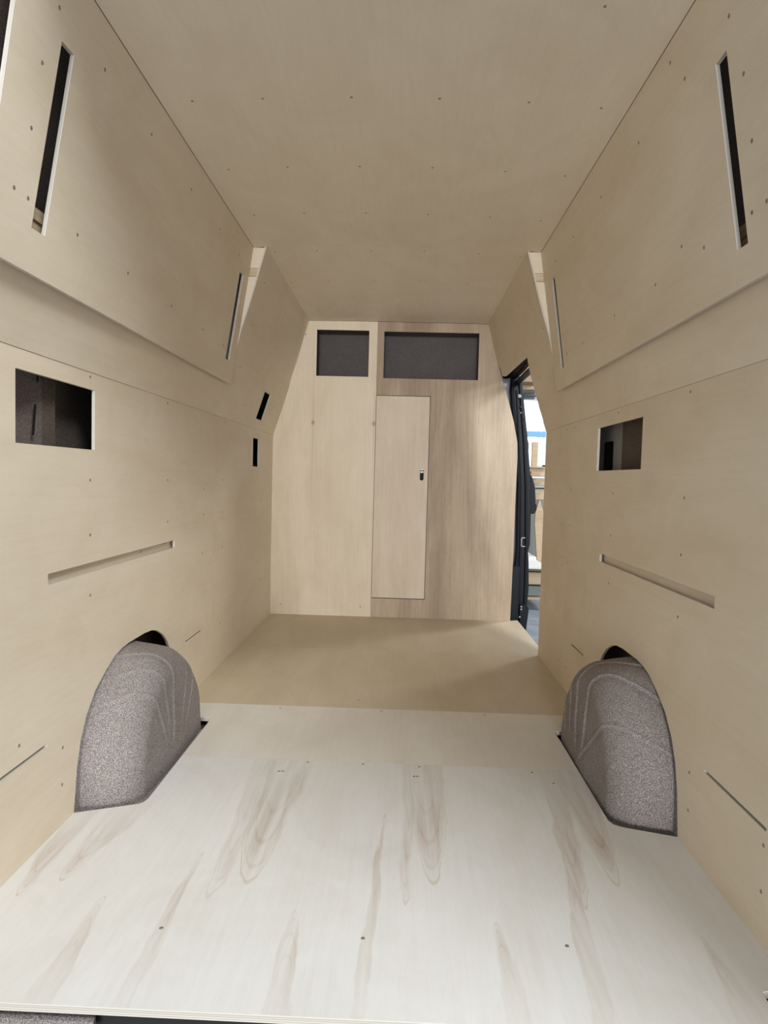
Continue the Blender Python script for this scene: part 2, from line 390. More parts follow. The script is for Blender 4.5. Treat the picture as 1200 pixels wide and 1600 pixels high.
# ============================================================ side panels
def rect_on(side, prof, pts): return [onwall(p, side, prof) for p in pts]
def rectify(q, m=.0):      # square the cut out up: sides upright, edges level
    ys = sorted(p[0] for p in q); zs = sorted(p[1] for p in q)
    y0, y1, z0, z1 = sum(ys[:2])/2, sum(ys[2:])/2, sum(zs[:2])/2, sum(zs[2:])/2
    return [(y0, z0), (y1, z0), (y1, z1), (y0, z1)]
def slot_path(a, b, r, n=5):   # rounded thin slot between two points
    a, b = Vector(a), Vector(b); d = (b-a).normalized(); nn = Vector((-d.y, d.x)); out = []
    for k in range(n+1):
        t = -math.pi/2+math.pi*k/n; out.append(b+d*(r*math.cos(t))+nn*(r*math.sin(t)))
    for k in range(n+1):
        t = math.pi/2+math.pi*k/n; out.append(a+d*(r*math.cos(t))+nn*(r*math.sin(t)))
    return [tuple(p) for p in out]
ARCH = [(1.875, -.001), (1.884, .06), (1.893, .126), (1.915, .20), (1.950, .262), (2.005, .318), (2.079, .360), (2.15, .391), (2.205, .403), (2.26, .408),
        (2.40, .408), (2.47, .403), (2.53, .388), (2.59, .36), (2.635, .325), (2.672, .28), (2.70, .22), (2.715, .15), (2.72, .07), (2.72, -.001)]
def side_f(side, prof): return lambda y, z: (CX+side*prof(z), y, z)
NCUT = [a for a, _ in FWD]
def wallset(side, W, near, low_holes, low_screws, lowf_holes, lowf_screws, up_holes, up_screws, upf_holes, upf_screws, fwd_low=None, fwd_up=None):
    S = {}
    lf = side_f(side, hw_low); ga = .0003; YR = 1.0 if side < 0 else .86
    lowo = [(YR, .0)] + [(ARCH[0][0], 0.)] + ARCH[1:-1] + [(ARCH[-1][0], 0.)] + [(YS-ga, 0.), (YS-ga, ZB-ga), (YR, ZB-ga)]
    S['low'] = panel('plywood_panel', lowo, low_holes, lf, (side, 0, 0), [MW, ME], W)
    S['lowf'] = panel('plywood_panel', fwd_low or [(YS+ga, 0), (YD, 0), (YD, ZB-ga), (YS+ga, ZB-ga)], lowf_holes, lf, (side, 0, 0), [MW, ME], W)
    ff = side_f(side, hw_fwd)
    S['band'] = panel('plywood_panel', [(YR, ZB+ga), (YS-ga, ZB+ga), (YS-ga, 1.53), (YR, 1.53)], [], ff, (side, 0, 0), [MW, ME], W, cuts=NCUT, smooth=25)
    S['upf'] = panel('plywood_panel', fwd_up or [(YS+ga, ZB+ga), (YD, ZB+ga), (YD, 2.1030), (YS+ga, 2.1080)], upf_holes, ff, (side, 0, 0), [MW, ME], W, cuts=NCUT, smooth=25)
    nf = side_f(side, hw_near)
    S['up'] = panel('plywood_panel', [(near, 1.4415), (YS-.0005, 1.4415), (YS-.0005, 2.1022), (near, 2.1022)], up_holes, nf, (side, 0, 0), [MW, ME], W)
    tag(S['low'], 'large lower side panel cut round the wheel arch'); tag(S['band'], 'narrow sloping band panel'); tag(S['up'], 'proud upper panel with two upright slots')
    for key, prof, pts in (('low', hw_low, low_screws), ('lowf', hw_low, lowf_screws), ('up', hw_near, up_screws), ('upf', hw_fwd, upf_screws)):
        for p in pts:
            y, z = onwall(p, side, prof)
            dx = (prof(z+.01)-prof(z-.01))/.02
            screw((CX+side*prof(z), y, z), Vector((-side, 0, dx)).normalized(), S[key])
    return S
# ---- left
L, Rr = -1, 1
lwin = rectify(rect_on(L, hw_low, [(24, 576), (148, 609), (148, 703), (24, 692)]))
lchan = rectify(rect_on(L, hw_low, [(75, 895), (273, 845), (273, 856), (75, 913)]))
lk1a, lk1b = onwall((-60, 1262), L, hw_low), onwall((72, 1167), L, hw_low)
lk2a, lk2b = onwall((290, 1002), L, hw_low), onwall((313, 986), L, hw_low)
def level(a, b): z = (a[1]+b[1])/2; return (a[0], z), (b[0], z)
lk1 = slot_path(*level(lk1a, lk1b), .0042); lk2 = slot_path(*level(lk2a, lk2b), .0032)
lsl1 = rect_on(L, hw_near, [(97, 64), (116, 86), (70, 369), (49, 356)])
lsl2 = rect_on(L, hw_near, [(375, 424), (380.5, 429), (358, 564), (352, 560)])
lf1 = rectify(rect_on(L, hw_fwd, [(413.5, 611.5), (423, 616.5), (410, 658), (400.5, 654)]))
lf2 = rectify(rect_on(L, hw_low, [(395.5, 683.5), (405, 686.5), (404, 729.5), (395, 728.5)]))
SL = wallset(L, wall_l, onwall((12, 80), L, hw_near)[0],
    [lwin, lchan, lk1, lk2],
    [(141, 589), (141, 750), (141, 836), (262, 750), (262, 815), (318, 804), (316, 864), (319, 764), (141, 930), (262, 630), (30, 1165), (98, 1168), (97, 1226)],
    [lf2], [(348, 750), (348, 800), (408, 781), (405, 905), (347, 854), (344, 973), (352, 659), (391, 690), (390, 752)],
    [lsl1, lsl2],
    [(93, 12), (164, 109), (237, 210), (299, 296), (344, 358), (374, 398), (22, 293), (44, 310), (121, 367), (200, 427), (268, 478), (317, 515), (349, 540), (66, 98), (49, 200)],
    [lf1], [(413, 442), (394, 508), (446, 490), (429, 545), (375, 573), (365, 551), (436, 620)])
# ---- right
rwin = rectify(rect_on(Rr, hw_low, [(935, 668), (1005, 652), (1001, 733), (932, 736)]))
rchan = rectify(rect_on(Rr, hw_low, [(937, 866), (1117, 930), (1116, 950), (937, 878)]))
rk1 = slot_path(*level(onwall((1102, 1206), Rr, hw_low), onwall((1196, 1295), Rr, hw_low)), .0042)
rk2 = slot_path(*level(onwall((893, 1006), Rr, hw_low), onwall((911, 1025), Rr, hw_low)), .0032)
rsl1 = rect_on(Rr, hw_near, [(1118, 101), (1135, 78), (1169, 380), (1152, 391)])
rsl2 = rect_on(Rr, hw_near, [(862.5, 437), (866.5, 433), (881, 574), (877.5, 577)])
YO = 3.838
ot = [onwall(p, Rr, hw_fwd) for p in [(823, 557), (789, 588), (785, 588), (780.5, 573), (777, 571)]]
ot[0] = (YO, ot[0][1]); ot[-1] = (YD, min(ot[-1][1], 1.83)); 
ot[1:4] = [(min(y, YD-.001-.004*i), z) for i, (y, z) in enumerate(ot[1:4][::-1])][::-1]
fup = [(YS+.0006, ZB+.0003), (YO, ZB+.0003)] + [(YO+.0001*i, z) for i, z in enumerate((1.4, 1.5, 1.6))] + ot + [(YD, 2.1030), (YS+.0006, 2.1080)]
SR = wallset(Rr, wall_r, onwall((12, 80), L, hw_near)[0]-.02,
    [rwin, rchan, rk1, rk2],
    [(1079, 612), (966, 645), (898, 668), (886, 671), (958, 771), (1069, 778), (954, 837), (1064, 867), (951, 911), (1059, 964), (890, 820), (887, 880), (892, 766), (1077, 1207), (1075, 1266), (1193, 1321), (1189, 1393), (884, 1043)],
    [], [(878, 818), (875, 766), (876, 870), (872, 1030), (875, 705)],
    [rsl1, rsl2],
    [(1139, 25), (1070, 123), (998, 223), (939, 308), (896, 370), (868, 408), (1047, 98), (1162, 115), (1175, 220), (1198, 314), (1175, 332), (1100, 387), (1065, 385), (1024, 445), (960, 493), (910, 535), (886, 553)],
    [], [(835, 443), (833, 483), (849, 513), (825, 539), (805, 503), (811, 478), (867, 560), (843, 590)],
    fwd_low=[(YS+.0006, 0), (YO, 0), (YO, ZB-.0003), (YS+.0006, ZB-.0003)], fwd_up=fup)

# ============================================================ ceiling sheets
CC = [CX+.70*k/6 for k in range(-6, 7)]
sheetc1 = panel('plywood_panel', [(CX-.6932, 1.2), (CX+.6932, 1.2), (CX+.6932, YS-.0005), (CX-.6932, YS-.0005)], [], lambda x, y: (x, y, zc_near(x)), (0, 0, 1), [MWC, ME], ceil, uvf=lambda u, v: (v, u), cuts=CC, cutaxis=0, smooth=25)
sheetc2 = panel('plywood_panel', [(CX-.636, YS+.0004), (CX+.636, YS+.0004), (CX+.636, YD-.001), (CX-.636, YD-.001)], [], lambda x, y: (x, y, zc_fwd(x, y)), (0, 0, 1), [MWC, ME], ceil, uvf=lambda u, v: (v, u), cuts=CC, cutaxis=0, smooth=25)
tag(sheetc1, 'long near ceiling panel with rows of screws'); tag(sheetc2, 'front ceiling panel')
for s, zf, pts in ((sheetc1, zc_near, [(300, 158), (410, 154), (549, 152), (687, 154), (827, 160), (940, 169), (357, 265), (449, 261), (562, 260), (676, 262), (790, 268), (883, 275),
                    (397, 336), (475, 333), (572, 333), (669, 335), (766, 339), (845, 345), (946, 10)]),
                   (sheetc2, zc_fwd, [(430, 394), (495, 392), (580, 392), (663, 393), (748, 397), (813, 402), (456, 441), (513, 440), (585, 438), (657, 440), (731, 443)])):
    for p in pts:
        x, y = onceil(p, zf); screw((x, y, zf(x)), (0, 0, -1), s)
# end battens that close the wedge between the two wall panels on each side
for side, W in ((L, wall_l), (Rr, wall_r)):
    zz = [1.60, 1.66, 1.71, 1.80, 1.90, 2.0, 2.088]
    def wz(zs, y, d0, d1):
        a = [(CX+side*(hw_fwd(z)+d0), y, z) for z in zs]; b = [(CX+side*(hw_near(z)+d1), y, z) for z in zs[::-1]]; return a+b
    prism('filler_strip', wz([1.715, 1.80, 1.9, 1.965], YS+.0015, .0092, .02), (0, .03, 0), MW, W)
    prism('filler_strip', wz([1.968, 1.99, 2.005], YS+.004, .0092, .02), (0, .02, 0), MBAT, W)
    prism('filler_strip', wz([2.006, 2.05, 2.104], YS+.0015, .0092, .02), (0, .03, 0), MW, W)
# rails and battens seen through the cut-outs
for side, W, ch, sl, sl2 in ((L, wall_l, lchan, lsl1, lsl2), (Rr, wall_r, rchan, rsl1, rsl2)):
    y0, y1 = ch[0][0], ch[1][0]; z0, z1 = ch[0][1], ch[2][1]
    X = CX+side*(HW+TH+.010)
    b = box('backing_rail', (min(X, X+side*.018), y0-.05, z0-.03), (max(X, X+side*.018), y1+.05, z1+.03), MW, W)
    if side == L:
        for p in [(220, 862), (257, 849)]:
            q = at(p, 0, X); screw((X, q.y, q.z), (-side, 0, 0), b)
    ys = [p[0] for p in sl]; zs = [p[1] for p in sl]; zb = min(zs)
    for k, (za, zt, off) in enumerate(((zb-.04, zb+.045, .040), (zb+.047, zb+.075, .034))):
        X = CX+side*(hw_near(zb)+off)
        box('batten', (min(X, X+side*.03), min(ys)-.10, za), (max(X, X+side*.03), max(ys)+.10, zt), MBAT, W)
    ys = [p[0] for p in sl2]; zs = [p[1] for p in sl2]
    q0 = Vector((CX+side*(hw_near(min(zs))+TH+.006), 0, min(zs)-.02)); q1 = Vector((CX+side*(hw_near(max(zs))+TH+.006), 0, max(zs)+.02))
    ya, yb = min(ys)+.007, max(ys)+.03
    prism('steel_strip', [(q0.x, ya, q0.z), (q0.x, yb, q0.z), (q1.x, yb, q1.z), (q1.x, ya, q1.z)], (side*.006, 0, 0), MGREY, W)
# body pillar seen through the left window
pa, pb = at((57, 640), 0, WLx-.085), at((68, 640), 0, WLx-.085)
pil = prism('body_rib', [(WLx-.104, pa.y-.10, .95), (WLx-.062, pa.y-.015, .95), (WLx-.062, pb.y+.02, .95), (WLx-.104, pb.y+.035, .95)], (0, 0, .34), MFD, wall_l)
sa, sb = at((55.5, 632), 0, WLx-.0615), at((52, 680), 0, WLx-.0615)
prism('slot_hole_shade', [(WLx-.0612, sa.y-.004, sa.z), (WLx-.0612, sa.y+.004, sa.z), (WLx-.0612, sb.y+.004, sb.z), (WLx-.0612, sb.y-.004, sb.z)], (-.002, 0, 0), MBLK, wall_l)  # black patch laid on the rib for the dark inside of the slot
sa = at((59, 592), 0, WLx-.0615)
box('slot_hole_shade', (WLx-.0632, sa.y-.004, sa.z-.008), (WLx-.0612, sa.y+.004, sa.z+.008), MBLK, wall_l)  # second black patch, again the slot's inner darkness as colour
# pressed steel seen through the right window
XR = WRx+.06
a, b2 = at((934, 700), 0, XR), at((974, 700), 0, XR)
yA, yB = min(a.y, b2.y), max(a.y, b2.y)
hA, hB = at((944, 690), 0, XR), at((959, 690), 0, XR); h0, h1 = min(hA.y, hB.y), max(hA.y, hB.y); ht = at((952, 690), 0, XR).z
oval = [(h0, .93), (h1, .93), (h1, ht-.012), (h1-.004, ht-.003), (h1-.012, ht), (h0+.012, ht), (h0+.004, ht-.003), (h0, ht-.012)]
panel('steel_pressing', [(yA, .90), (yB+.15, .90), (yB+.15, 1.27), (yA, 1.27)], [oval], lambda y, z: (XR, y, z), (1, 0, 0), [MGREY, MBLK], wall_r, th=.004)
box('dark_void_sheet', (XR+.03, h0-.03, .91), (XR+.035, h1+.03, ht+.03), MBLK, wall_r)  # black sheet put in as the dark void behind the oval
c2 = at((977, 690), 0, XR+.012)
box('felt_pad', (XR-.008, c2.y-.45, .90), (XR+.004, yA-.008, 1.27), MFD, wall_r)

# ============================================================ bulkhead panels on the front wall
def bk(p): q = at(p, 1, YD); return (q.x, q.z)
dl, dr = (bk((588, 618))[0]+bk((579, 934))[0])/2, (bk((673, 620))[0]+bk((662, 936))[0])/2
dt, db = (bk((588, 618))[1]+bk((673, 620))[1])/2, (bk((579, 934))[1]+bk((662, 936))[1])/2
SX = dl+.001
prof_pts = [(z, h) for z, h in FWD if z < 2.09]
leftp = [(WLx, .0005), (SX-.0006, .0005), (SX-.0006, zc_fwd(SX)-.002)] + [(CX-.636+.1*k, zc_fwd(CX-.636+.1*k)-.002) for k in range(5, -1, -1)] + [(CX-h, z) for z, h in prof_pts[::-1]]
def rectify2(pts):
    q = [bk(p) for p in pts]; xs = sorted(p[0] for p in q); zs = sorted(p[1] for p in q)
    x0, x1, z0, z1 = sum(xs[:2])/2, sum(xs[2:])/2, sum(zs[:2])/2, sum(zs[2:])/2
    return [(x0, z0), (x1, z0), (x1, z1), (x0, z1)]
ol = rectify2([(495.5, 514.5), (577, 517), (575.5, 589), (494, 587)])
orr = rectify2([(601, 517.5), (749, 521), (747, 594), (598.5, 591)])
kn = [bk((489, 660)), bk((584, 662))]
MKN = wood('bulkhead_poplar_knots', (.86, .76, .60), (.82, .71, .545), (.76, .64, .48), grain=.2, patch=.8, knots=[(z, x, .017) for x, z in kn])
def uvz(u, v): return (v, u)
bl = panel('plywood_panel', leftp, [ol], lambda x, z: (x, YD, z), (0, 1, 0), [MKN, ME], wall_f, uvf=uvz)
tag(bl, 'pale left bulkhead panel with two small knots')
rb = [bk(p) for p in [(797, 970), (799, 930), (801, 886), (805, 790), (808.5, 715), (808.5, 692), (803, 660), (795.5, 630), (787, 600), (780, 573)]]
rb[0] = (rb[0][0], .0005)
rightp = [(SX+.0006, .0005)] + rb + [(CX+.636, zc_fwd(CX+.636)-.002)] + [(CX+.636-.1*k, zc_fwd(CX+.636-.1*k)-.002) for k in range(1, 6)] + [(SX+.0006, zc_fwd(SX)-.002)]
gd = .0035
dopen = [(dl, db-gd), (dr+gd, db-gd), (dr+gd, dt+gd), (dl, dt+gd)]
dopen = [(max(x, SX+.002), z) for x, z in dopen]
br = panel('plywood_panel', rightp, [orr, dopen], lambda x, z: (x, YD, z), (0, 1, 0), [MWR, ME], wall_f, uvf=uvz)
tag(br, 'browner right bulkhead panel around the cupboard door')
for p in [(438, 944), (563, 948), (478, 522)]: x, z = bk(p); screw((x, YD, z), (0, -1, 0), bl)
# door leaf with a finger slot and a metal latch
hs, he = bk((659.5, 735)), bk((658.5, 748))
hx = (hs[0]+he[0])/2
hslot = slot_path((hx, he[1]), (hx, hs[1]), .0135, 8)
door = panel('door_1', [(dl+gd+.001, db+.002), (dr-.001, db+.002), (dr-.001, dt-.001), (dl+gd+.001, dt-.001)], [hslot], lambda x, z: (x, YD-.001, z), (0, 1, 0), [MWD, ME], None, uvf=uvz)
tag(door, 'narrow plywood cupboard door set flush in the bulkhead', kind='structure')
lz = hs[1]
box('latch_plate', (hx-.018, YD+.010, he[1]-.02), (hx+.018, YD+.014, hs[1]+.02), MBLK, door)
box('latch', (hx-.011, YD+.001, lz-.018), (hx+.011, YD+.009, lz-.005), MMET, door, .001)
box('latch', (hx-.011, YD+.003, lz+.001), (hx+.011, YD+.009, lz+.012), MMET, door, .001)
box('closing_board', (dl-.06, YD+.03, -.02), (dr+.06, YD+.04, dt+.06), MBODY, wall_f)
# dark boxes behind the two upper openings
for q in (ol, orr):
    x0, z0, x1, z1 = q[0][0], q[0][1], q[2][0], q[2][1]; e = .004
    bm = bmesh.new()
    box_bm(bm, (x0-.02, YD+.20, z0-.02), (x1+.02, YD+.21, z1+.02)); box_bm(bm, (x0-.02, YD+TH+.001, z0-.02), (x0-.01, YD+.20, z1+.02))
    box_bm(bm, (x1+.01, YD+TH+.001, z0-.02), (x1+.02, YD+.20, z1+.02)); box_bm(bm, (x0-.02, YD+TH+.001, z1+.01), (x1+.02, YD+.20, z1+.02))
    box_bm(bm, (x0-.02, YD+TH+.001, z0-.02), (x1+.02, YD+.20, z0-.01))
    me = bpy.data.meshes.new('lined_recess'); bm.to_mesh(me); bm.free(); link('lined_recess', me, MBOX, wall_f)

# ============================================================ wheel arches
def smoothpath(pts, n):
    out = []; m = len(pts)
    for i in range(m-1):
        p0, p1, p2, p3 = [Vector(pts[min(max(i+k, 0), m-1)]) for k in (-1, 0, 1, 2)]
        for k in range(n):
            t = k/n; out.append(.5*((2*p1)+(-p0+p2)*t+(2*p0-5*p1+4*p2-p3)*t*t+(-p0+3*p1-3*p2+p3)*t**3))
    out.append(Vector(pts[-1])); return out
def wheel_arch(side, label, xin, creases):
    A = [(1.905, -.04), (1.902, 0.), (1.906, .13), (1.962, .258), (2.07, .358), (2.19, .408), (2.33, .405), (2.47, .362), (2.58, .28), (2.665, .17), (2.705, .03), (2.71, -.04)]
    P = smoothpath(A, 36); n = len(P); yc = 2.27
    xw = CX+side*(HW+.085); depth = abs(xw-xin); r = .08
    K1, K2, K3 = 40, 40, 90; amax = math.pi/2*.93
    prof = [(k/K1*(depth-r), 0., 0.) for k in range(K1)]
    prof += [(depth-r+r*math.sin(k/K2*amax), r*(1-math.cos(k/K2*amax)), 0.) for k in range(K2)]
    d0, i0 = depth-r+r*math.sin(amax), r*(1-math.cos(amax))
    prof += [(d0+.008*k/K3, i0, k/K3) for k in range(K3+1)]
    co_ = []
    for d, ins, t in prof:
        tp = min(d/depth, 1.)
        for p in P:
            y = yc+(p.x-yc)*(1-.085*tp**1.5); z = p.y*(1-.10*tp) if p.y > 0 else p.y
            if p.x < yc: y += .028*tp*min(1., (yc-p.x)/.3)
            rr = max(math.hypot(y-yc, max(z, 0)), .05)
            k = (1-ins/rr)*(1-t)
            co_.append(Vector((xw-side*d, yc+(y-yc)*k, z*k if z > 0 else z)))
    m = len(prof); out = []
    for j in range(m):
        for i in range(n):
            a = co_[j*n+min(i+1, n-1)]-co_[j*n+max(i-1, 0)]; b = co_[min(j+1, m-1)*n+i]-co_[max(j-1, 0)*n+i]
            nn = a.cross(b)
            if nn.length < 1e-9: nn = Vector((-side, 0, 0))
            nn.normalize()
            if nn.dot(Vector((-side, (co_[j*n+i].y-yc)*2, co_[j*n+i].z+.1))) < 0: nn = -nn
            c = co_[j*n+i]; dxx = depth-abs(c.x-xw); h = 0.
            for yk, slope, curve, amp, zlo in creases:
                yl = yk+slope*(c.z-.28)+curve*dxx; q = c.y-yl
                if abs(q) < .05:
                    h += amp/(1+math.exp(-(c.z-zlo)/.015))*(math.exp(-(q/.0060)**2)-.5*math.exp(-((q+.017)/.012)**2))
            h += .0015*math.sin(c.y*21+c.z*13)*math.sin(c.z*27+c.x*15)
            out.append(c+nn*h)
    fs = [(j*n+i, j*n+i+1, (j+1)*n+i+1, (j+1)*n+i) for j in range(m-1) for i in range(n-1)]
    me = bpy.data.meshes.new('wheel_arch'); me.from_pydata([tuple(v) for v in out], [], fs); me.validate()
    bm = bmesh.new(); bm.from_mesh(me); bmesh.ops.remove_doubles(bm, verts=bm.verts, dist=1e-5); bmesh.ops.recalc_face_normals(bm, faces=bm.faces); bm.to_mesh(me); bm.free()
    for p in me.polygons: p.use_smooth = True
    o = link('wheel_arch', me, MF); tag(o, label, 'wheel arch', 'felt covered wheel arches'); return o
wa_l = wheel_arch(-1, 'grey felt covered wheel arch standing through the left side panel', -.780,
    [(2.11, -.5, -.8, .0022, .10), (2.275, .02, -.7, .0026, .06), (2.43, .35, -.7, .0024, .11), (2.54, .6, -.5, .0024, .08), (2.20, -.2, -.8, .0018, .12)])
wa_r = wheel_arch(1, 'grey felt covered wheel arch standing through the right side panel', .656,
    [(2.05, -1.1, -1.1, .0034, .02), (2.27, -.1, -1.2, .004, .07), (2.40, .06, -1.1, .004, .05), (2.50, .1, -1.0, .004, .09), (2.62, .3, -.8, .0034, .06), (1.98, -.3, -.8, .0018, .1)])
prism('felt_ledge', [(WLx, 1.86, -.022), (-.75, 1.93, -.022), (-.745, 2.60, -.022), (WLx, 2.60, -.022)], (0, 0, -.02), MF, wa_l)
prism('felt_ledge', [(WRx, 1.86, -.022), (.63, 1.91, -.022), (.63, 2.54, -.022), (WRx, 2.54, -.022)], (0, 0, -.02), MF, wa_r)

# ============================================================ rear sill below the nearest sheet
def under(p, z): q = at(p, 2, z); return q
a = under((150, 1584), -.03); c = under((146, 1597), -.03)
t = empty('rear_sill', (CX, 1.05, -.08)); tag(t, 'black rear sill under the edge of the nearest floor sheet with a grey felt strip', 'sill')
keep(box('sill_base', (CX-1.05, .55, -.16), (CX+1.05, 1.21, -.10), MBLK), t)
fs_ = prism('felt_strip', [(-.99, 1.20, -.03), (a.x, 1.20, -.03), (c.x, c.y, -.03), (-.99, c.y+.0, -.03)], (0, 0, -.03), MF); keep(fs_, t); fs_['label'] = 'grey felt strip'

# ============================================================ sliding door opening, right side
dj = empty('door_pillar', (.88, 4.95, -.1)); tag(dj, 'black front pillar of the sliding door opening with rubber seals', 'door pillar')
YJ = 4.93
def j(p, Y=YJ): q = at(p, 1, Y); return (q.x, q.y, q.z)
inner = [(800, 985), (800.5, 940), (803, 890), (806, 860), (807, 800), (808, 760), (806, 720), (804, 690), (801, 660), (799, 640), (797, 610), (799, 592), (806, 584)]
outer_ = [(812, 588), (816, 600), (818, 620), (821, 650), (824, 680), (827, 720), (829, 760), (829.5, 800), (828, 850), (825, 862), (826, 880), (826, 920), (822, 960), (820, 985)]
keep(prism('pillar_face', [j(p) for p in inner+outer_], (0, .05, 0), MBP), dj)
def offs(pts, dx, Y): return [j((p[0]+dx, p[1]), Y) for p in pts]
keep(tube('rubber_seal', offs(inner[2:-1], 3, YJ-.012)+[j((807, 588), YJ-.03)]+[j((818, 577), 4.45), j((827, 566), 4.1)], .013, MBLK), dj)
keep(tube('outer_lip', [j((812, 600), YJ-.01), j((815, 640), YJ-.01), j((819, 690), YJ-.01), j((822, 760), YJ-.01), j((822, 820), YJ-.01), j((822, 860), YJ-.01), j((821, 900), YJ-.01), j((819, 960), YJ-.01)], .008, MBP), dj)
keep(tube('inner_lip', [j((807, 610), YJ-.008), j((811, 690), YJ-.008), j((814, 760), YJ-.008), j((813, 860), YJ-.008), j((811, 960), YJ-.008)], .006, MBP), dj)
keep(tube('header_rail', [j((810, 597), YJ-.01), j((822, 585), 4.4), j((830, 578), 4.05)], .020, MBP), dj)
keep(prism('sill_plate', [j((799.5, 885), YJ-.03), j((812, 885), YJ-.03), j((809, 985), YJ-.03), j((797, 985), YJ-.03)], (0, .03, 0), MBP, bevel=.002), dj)
gp = [(799, 590), (798, 606), (801, 640), (806, 680), (809, 720), (809.5, 780), (808, 840), (806.5, 860), (804, 888), (794, 888), (797, 780), (799, 715), (797, 690), (787, 640), (776, 600), (776, 575), (782, 577), (785, 590), (790, 592)]
o = prism('inner_pillar_skin', [j(p, YJ+.055) for p in gp], (0, .02, 0), MLG); keep(o, dj); o['label'] = 'light grey painted strip'
for p, r_ in (((812, 619), .016), ((814.5, 636), .012), ((819, 655), .008)):
    c_ = Vector(j(p, YJ-.012)); bm = bmesh.new(); bmesh.ops.create_cone(bm, cap_ends=True, segments=14, radius1=r_, radius2=r_*.8, depth=.012, matrix=Matrix.Translation(c_) @ Matrix.Rotation(math.pi/2, 4, 'X'))
    bmesh.ops.create_cone(bm, cap_ends=True, segments=10, radius1=r_*.4, radius2=r_*.4, depth=.018, matrix=Matrix.Translation(c_) @ Matrix.Rotation(math.pi/2, 4, 'X'))
    me = bpy.data.meshes.new('bolt'); bm.to_mesh(me); bm.free(); keep(link('bolt', me, MGREY if r_ > .015 else MBP), dj)
keep(prism('guide_marker', [j((813, 644), YJ-.014), j((817.5, 644), YJ-.014), j((815.3, 649), YJ-.014)], (0, .006, 0), MWHITE), dj)
# rounded rubber buffer frame
def rr(cx, cy_, w_, h_, r_, n=4):
    o_ = []
    for qx, qy, a0 in ((1, -1, -90), (1, 1, 0), (-1, 1, 90), (-1, -1, 180)):
        for k in range(n+1):
            a_ = math.radians(a0+90*k/n); o_.append((cx+qx*(w_-r_)+r_*math.cos(a_), cy_+qy*(h_-r_)+r_*math.sin(a_)))
    return o_
cj = j((818.5, 847), YJ-.006)
o = panel('buffer_socket', rr(cj[0], cj[2], .022, .036, .012), [rr(cj[0], cj[2], .015, .028, .008)], lambda x, z: (x, YJ-.012, z), (0, 1, 0), [MGREY, MGREY], th=.012); keep(o, dj)
# door catch bulging outwards and the lower guide arm
cat = [(829, 742), (832, 746), (836, 760), (837, 780), (836.5, 786), (839, 790), (838.5, 797), (835, 803), (830, 803), (829, 790)]
keep(prism('door_catch', [j(p, 5.0) for p in cat], (0, .06, 0), MBP, bevel=.004), dj)
ga_ = [(812, 945), (823, 946), (826, 950), (826, 955), (822, 985), (812, 985)]
keep(prism('guide_arm', [j(p, YJ-.05) for p in ga_], (0, .04, 0), MBP, bevel=.003), dj)
for p in [(814.5, 948), (814.5, 952), (812, 964)]:
    c_ = j(p, YJ-.054); keep(box('bolt', (c_[0]-.006, c_[1]-.004, c_[2]-.006), (c_[0]+.006, c_[1]+.004, c_[2]+.006), MMET, bevel=.002), dj)

# ============================================================ the workshop seen through the door opening
GZ = -.60
g = panel('floor', [(-7, -7), (9, -7), (9, 12), (-7, 12)], [], lambda x, y: (x, y, GZ), (0, 0, -1), [MCONC, MCONC], th=.05)
tag(g, 'blue grey workshop floor outside the van', kind='structure')
YW = 10.6
def W_(p, Y=YW): q = at(p, 1, Y); return (q.x, q.z)
w0, w1 = W_((815, 625)), W_((851.5, 730))
MWALL = simple('workshop_wall_paint', (.45, .45, .44), .8); MTIM = wood('workshop_timber', (.70, .55, .38), (.62, .47, .31), (.52, .38, .24), grain=1.)
MCHIP = wood('workshop_chipboard', (.55, .38, .24), (.46, .31, .19), (.38, .25, .15), grain=1.)
wb = panel('wall_back', [(.9, GZ), (5., GZ), (5., 4.2), (.9, 4.2)], [[(w0[0], w1[1]), (w1[0], w1[1]), (w1[0], w0[1]), (w0[0], w0[1])]], lambda x, z: (x, YW, z), (0, 1, 0), [MWALL, MWALL], th=.12)
tag(wb, 'workshop wall beyond the van with a bright window', kind='structure')
wn = empty('window_1', (w0[0], YW, w1[1])); tag(wn, 'bright workshop window with white frame', kind='structure')
for lo, hi in (((w1[0]-.05, YW-.03, w1[1]), (w1[0]+.06, YW+.05, w0[1])), ((w1[0]-.13, YW+.02, w1[1]), (w1[0]-.10, YW+.05, w0[1])), ((w0[0]-.1, YW-.03, w1[1]-.04), (w1[0]+.06, YW+.05, w1[1]+.03))):
    keep(box('window_frame', lo, hi, MWHITE), wn)
m, nt, b = newmat('window_glass'); b.inputs['Base Color'].default_value = (.92, 1, 1, 1); b.inputs['Transmission Weight'].default_value = 1.; b.inputs['Roughness'].default_value = 0.; b.inputs['IOR'].default_value = 1.02; b.inputs['Emission Color'].default_value = (.88, 1, 1, 1); b.inputs['Emission Strength'].default_value = .8
keep(box('window_pane', (w0[0], YW+.055, w1[1]), (w1[0], YW+.06, w0[1]), m), wn)
def thing_box(name, label, cat, p0, p1, Y, dy, mat, group=None, bevel=.004):
    a_, b_ = at(p0, 1, Y), at(p1, 1, Y)
    o_ = box(name, (min(a_.x, b_.x), Y, min(a_.z, b_.z)), (max(a_.x, b_.x), Y+dy, max(a_.z, b_.z)), mat, bevel=bevel); tag(o_, label, cat, group); return o_
thing_box('steel_beam', 'light blue beam across the bright window seen through the door opening', 'beam', (820, 673.5), (853, 682.5), 9.9, .12, MBLUE)
thing_box('wooden_post', 'upright timber offcut standing in front of the bright window', 'post', (832, 690.5), (839.5, 728.5), 9.5, .05, MTIM)
sh = thing_box('shelf', 'pale timber shelf just under the bright window', 'shelf', (822, 728.5), (856, 731.5), 9.4, .4, MTIM)
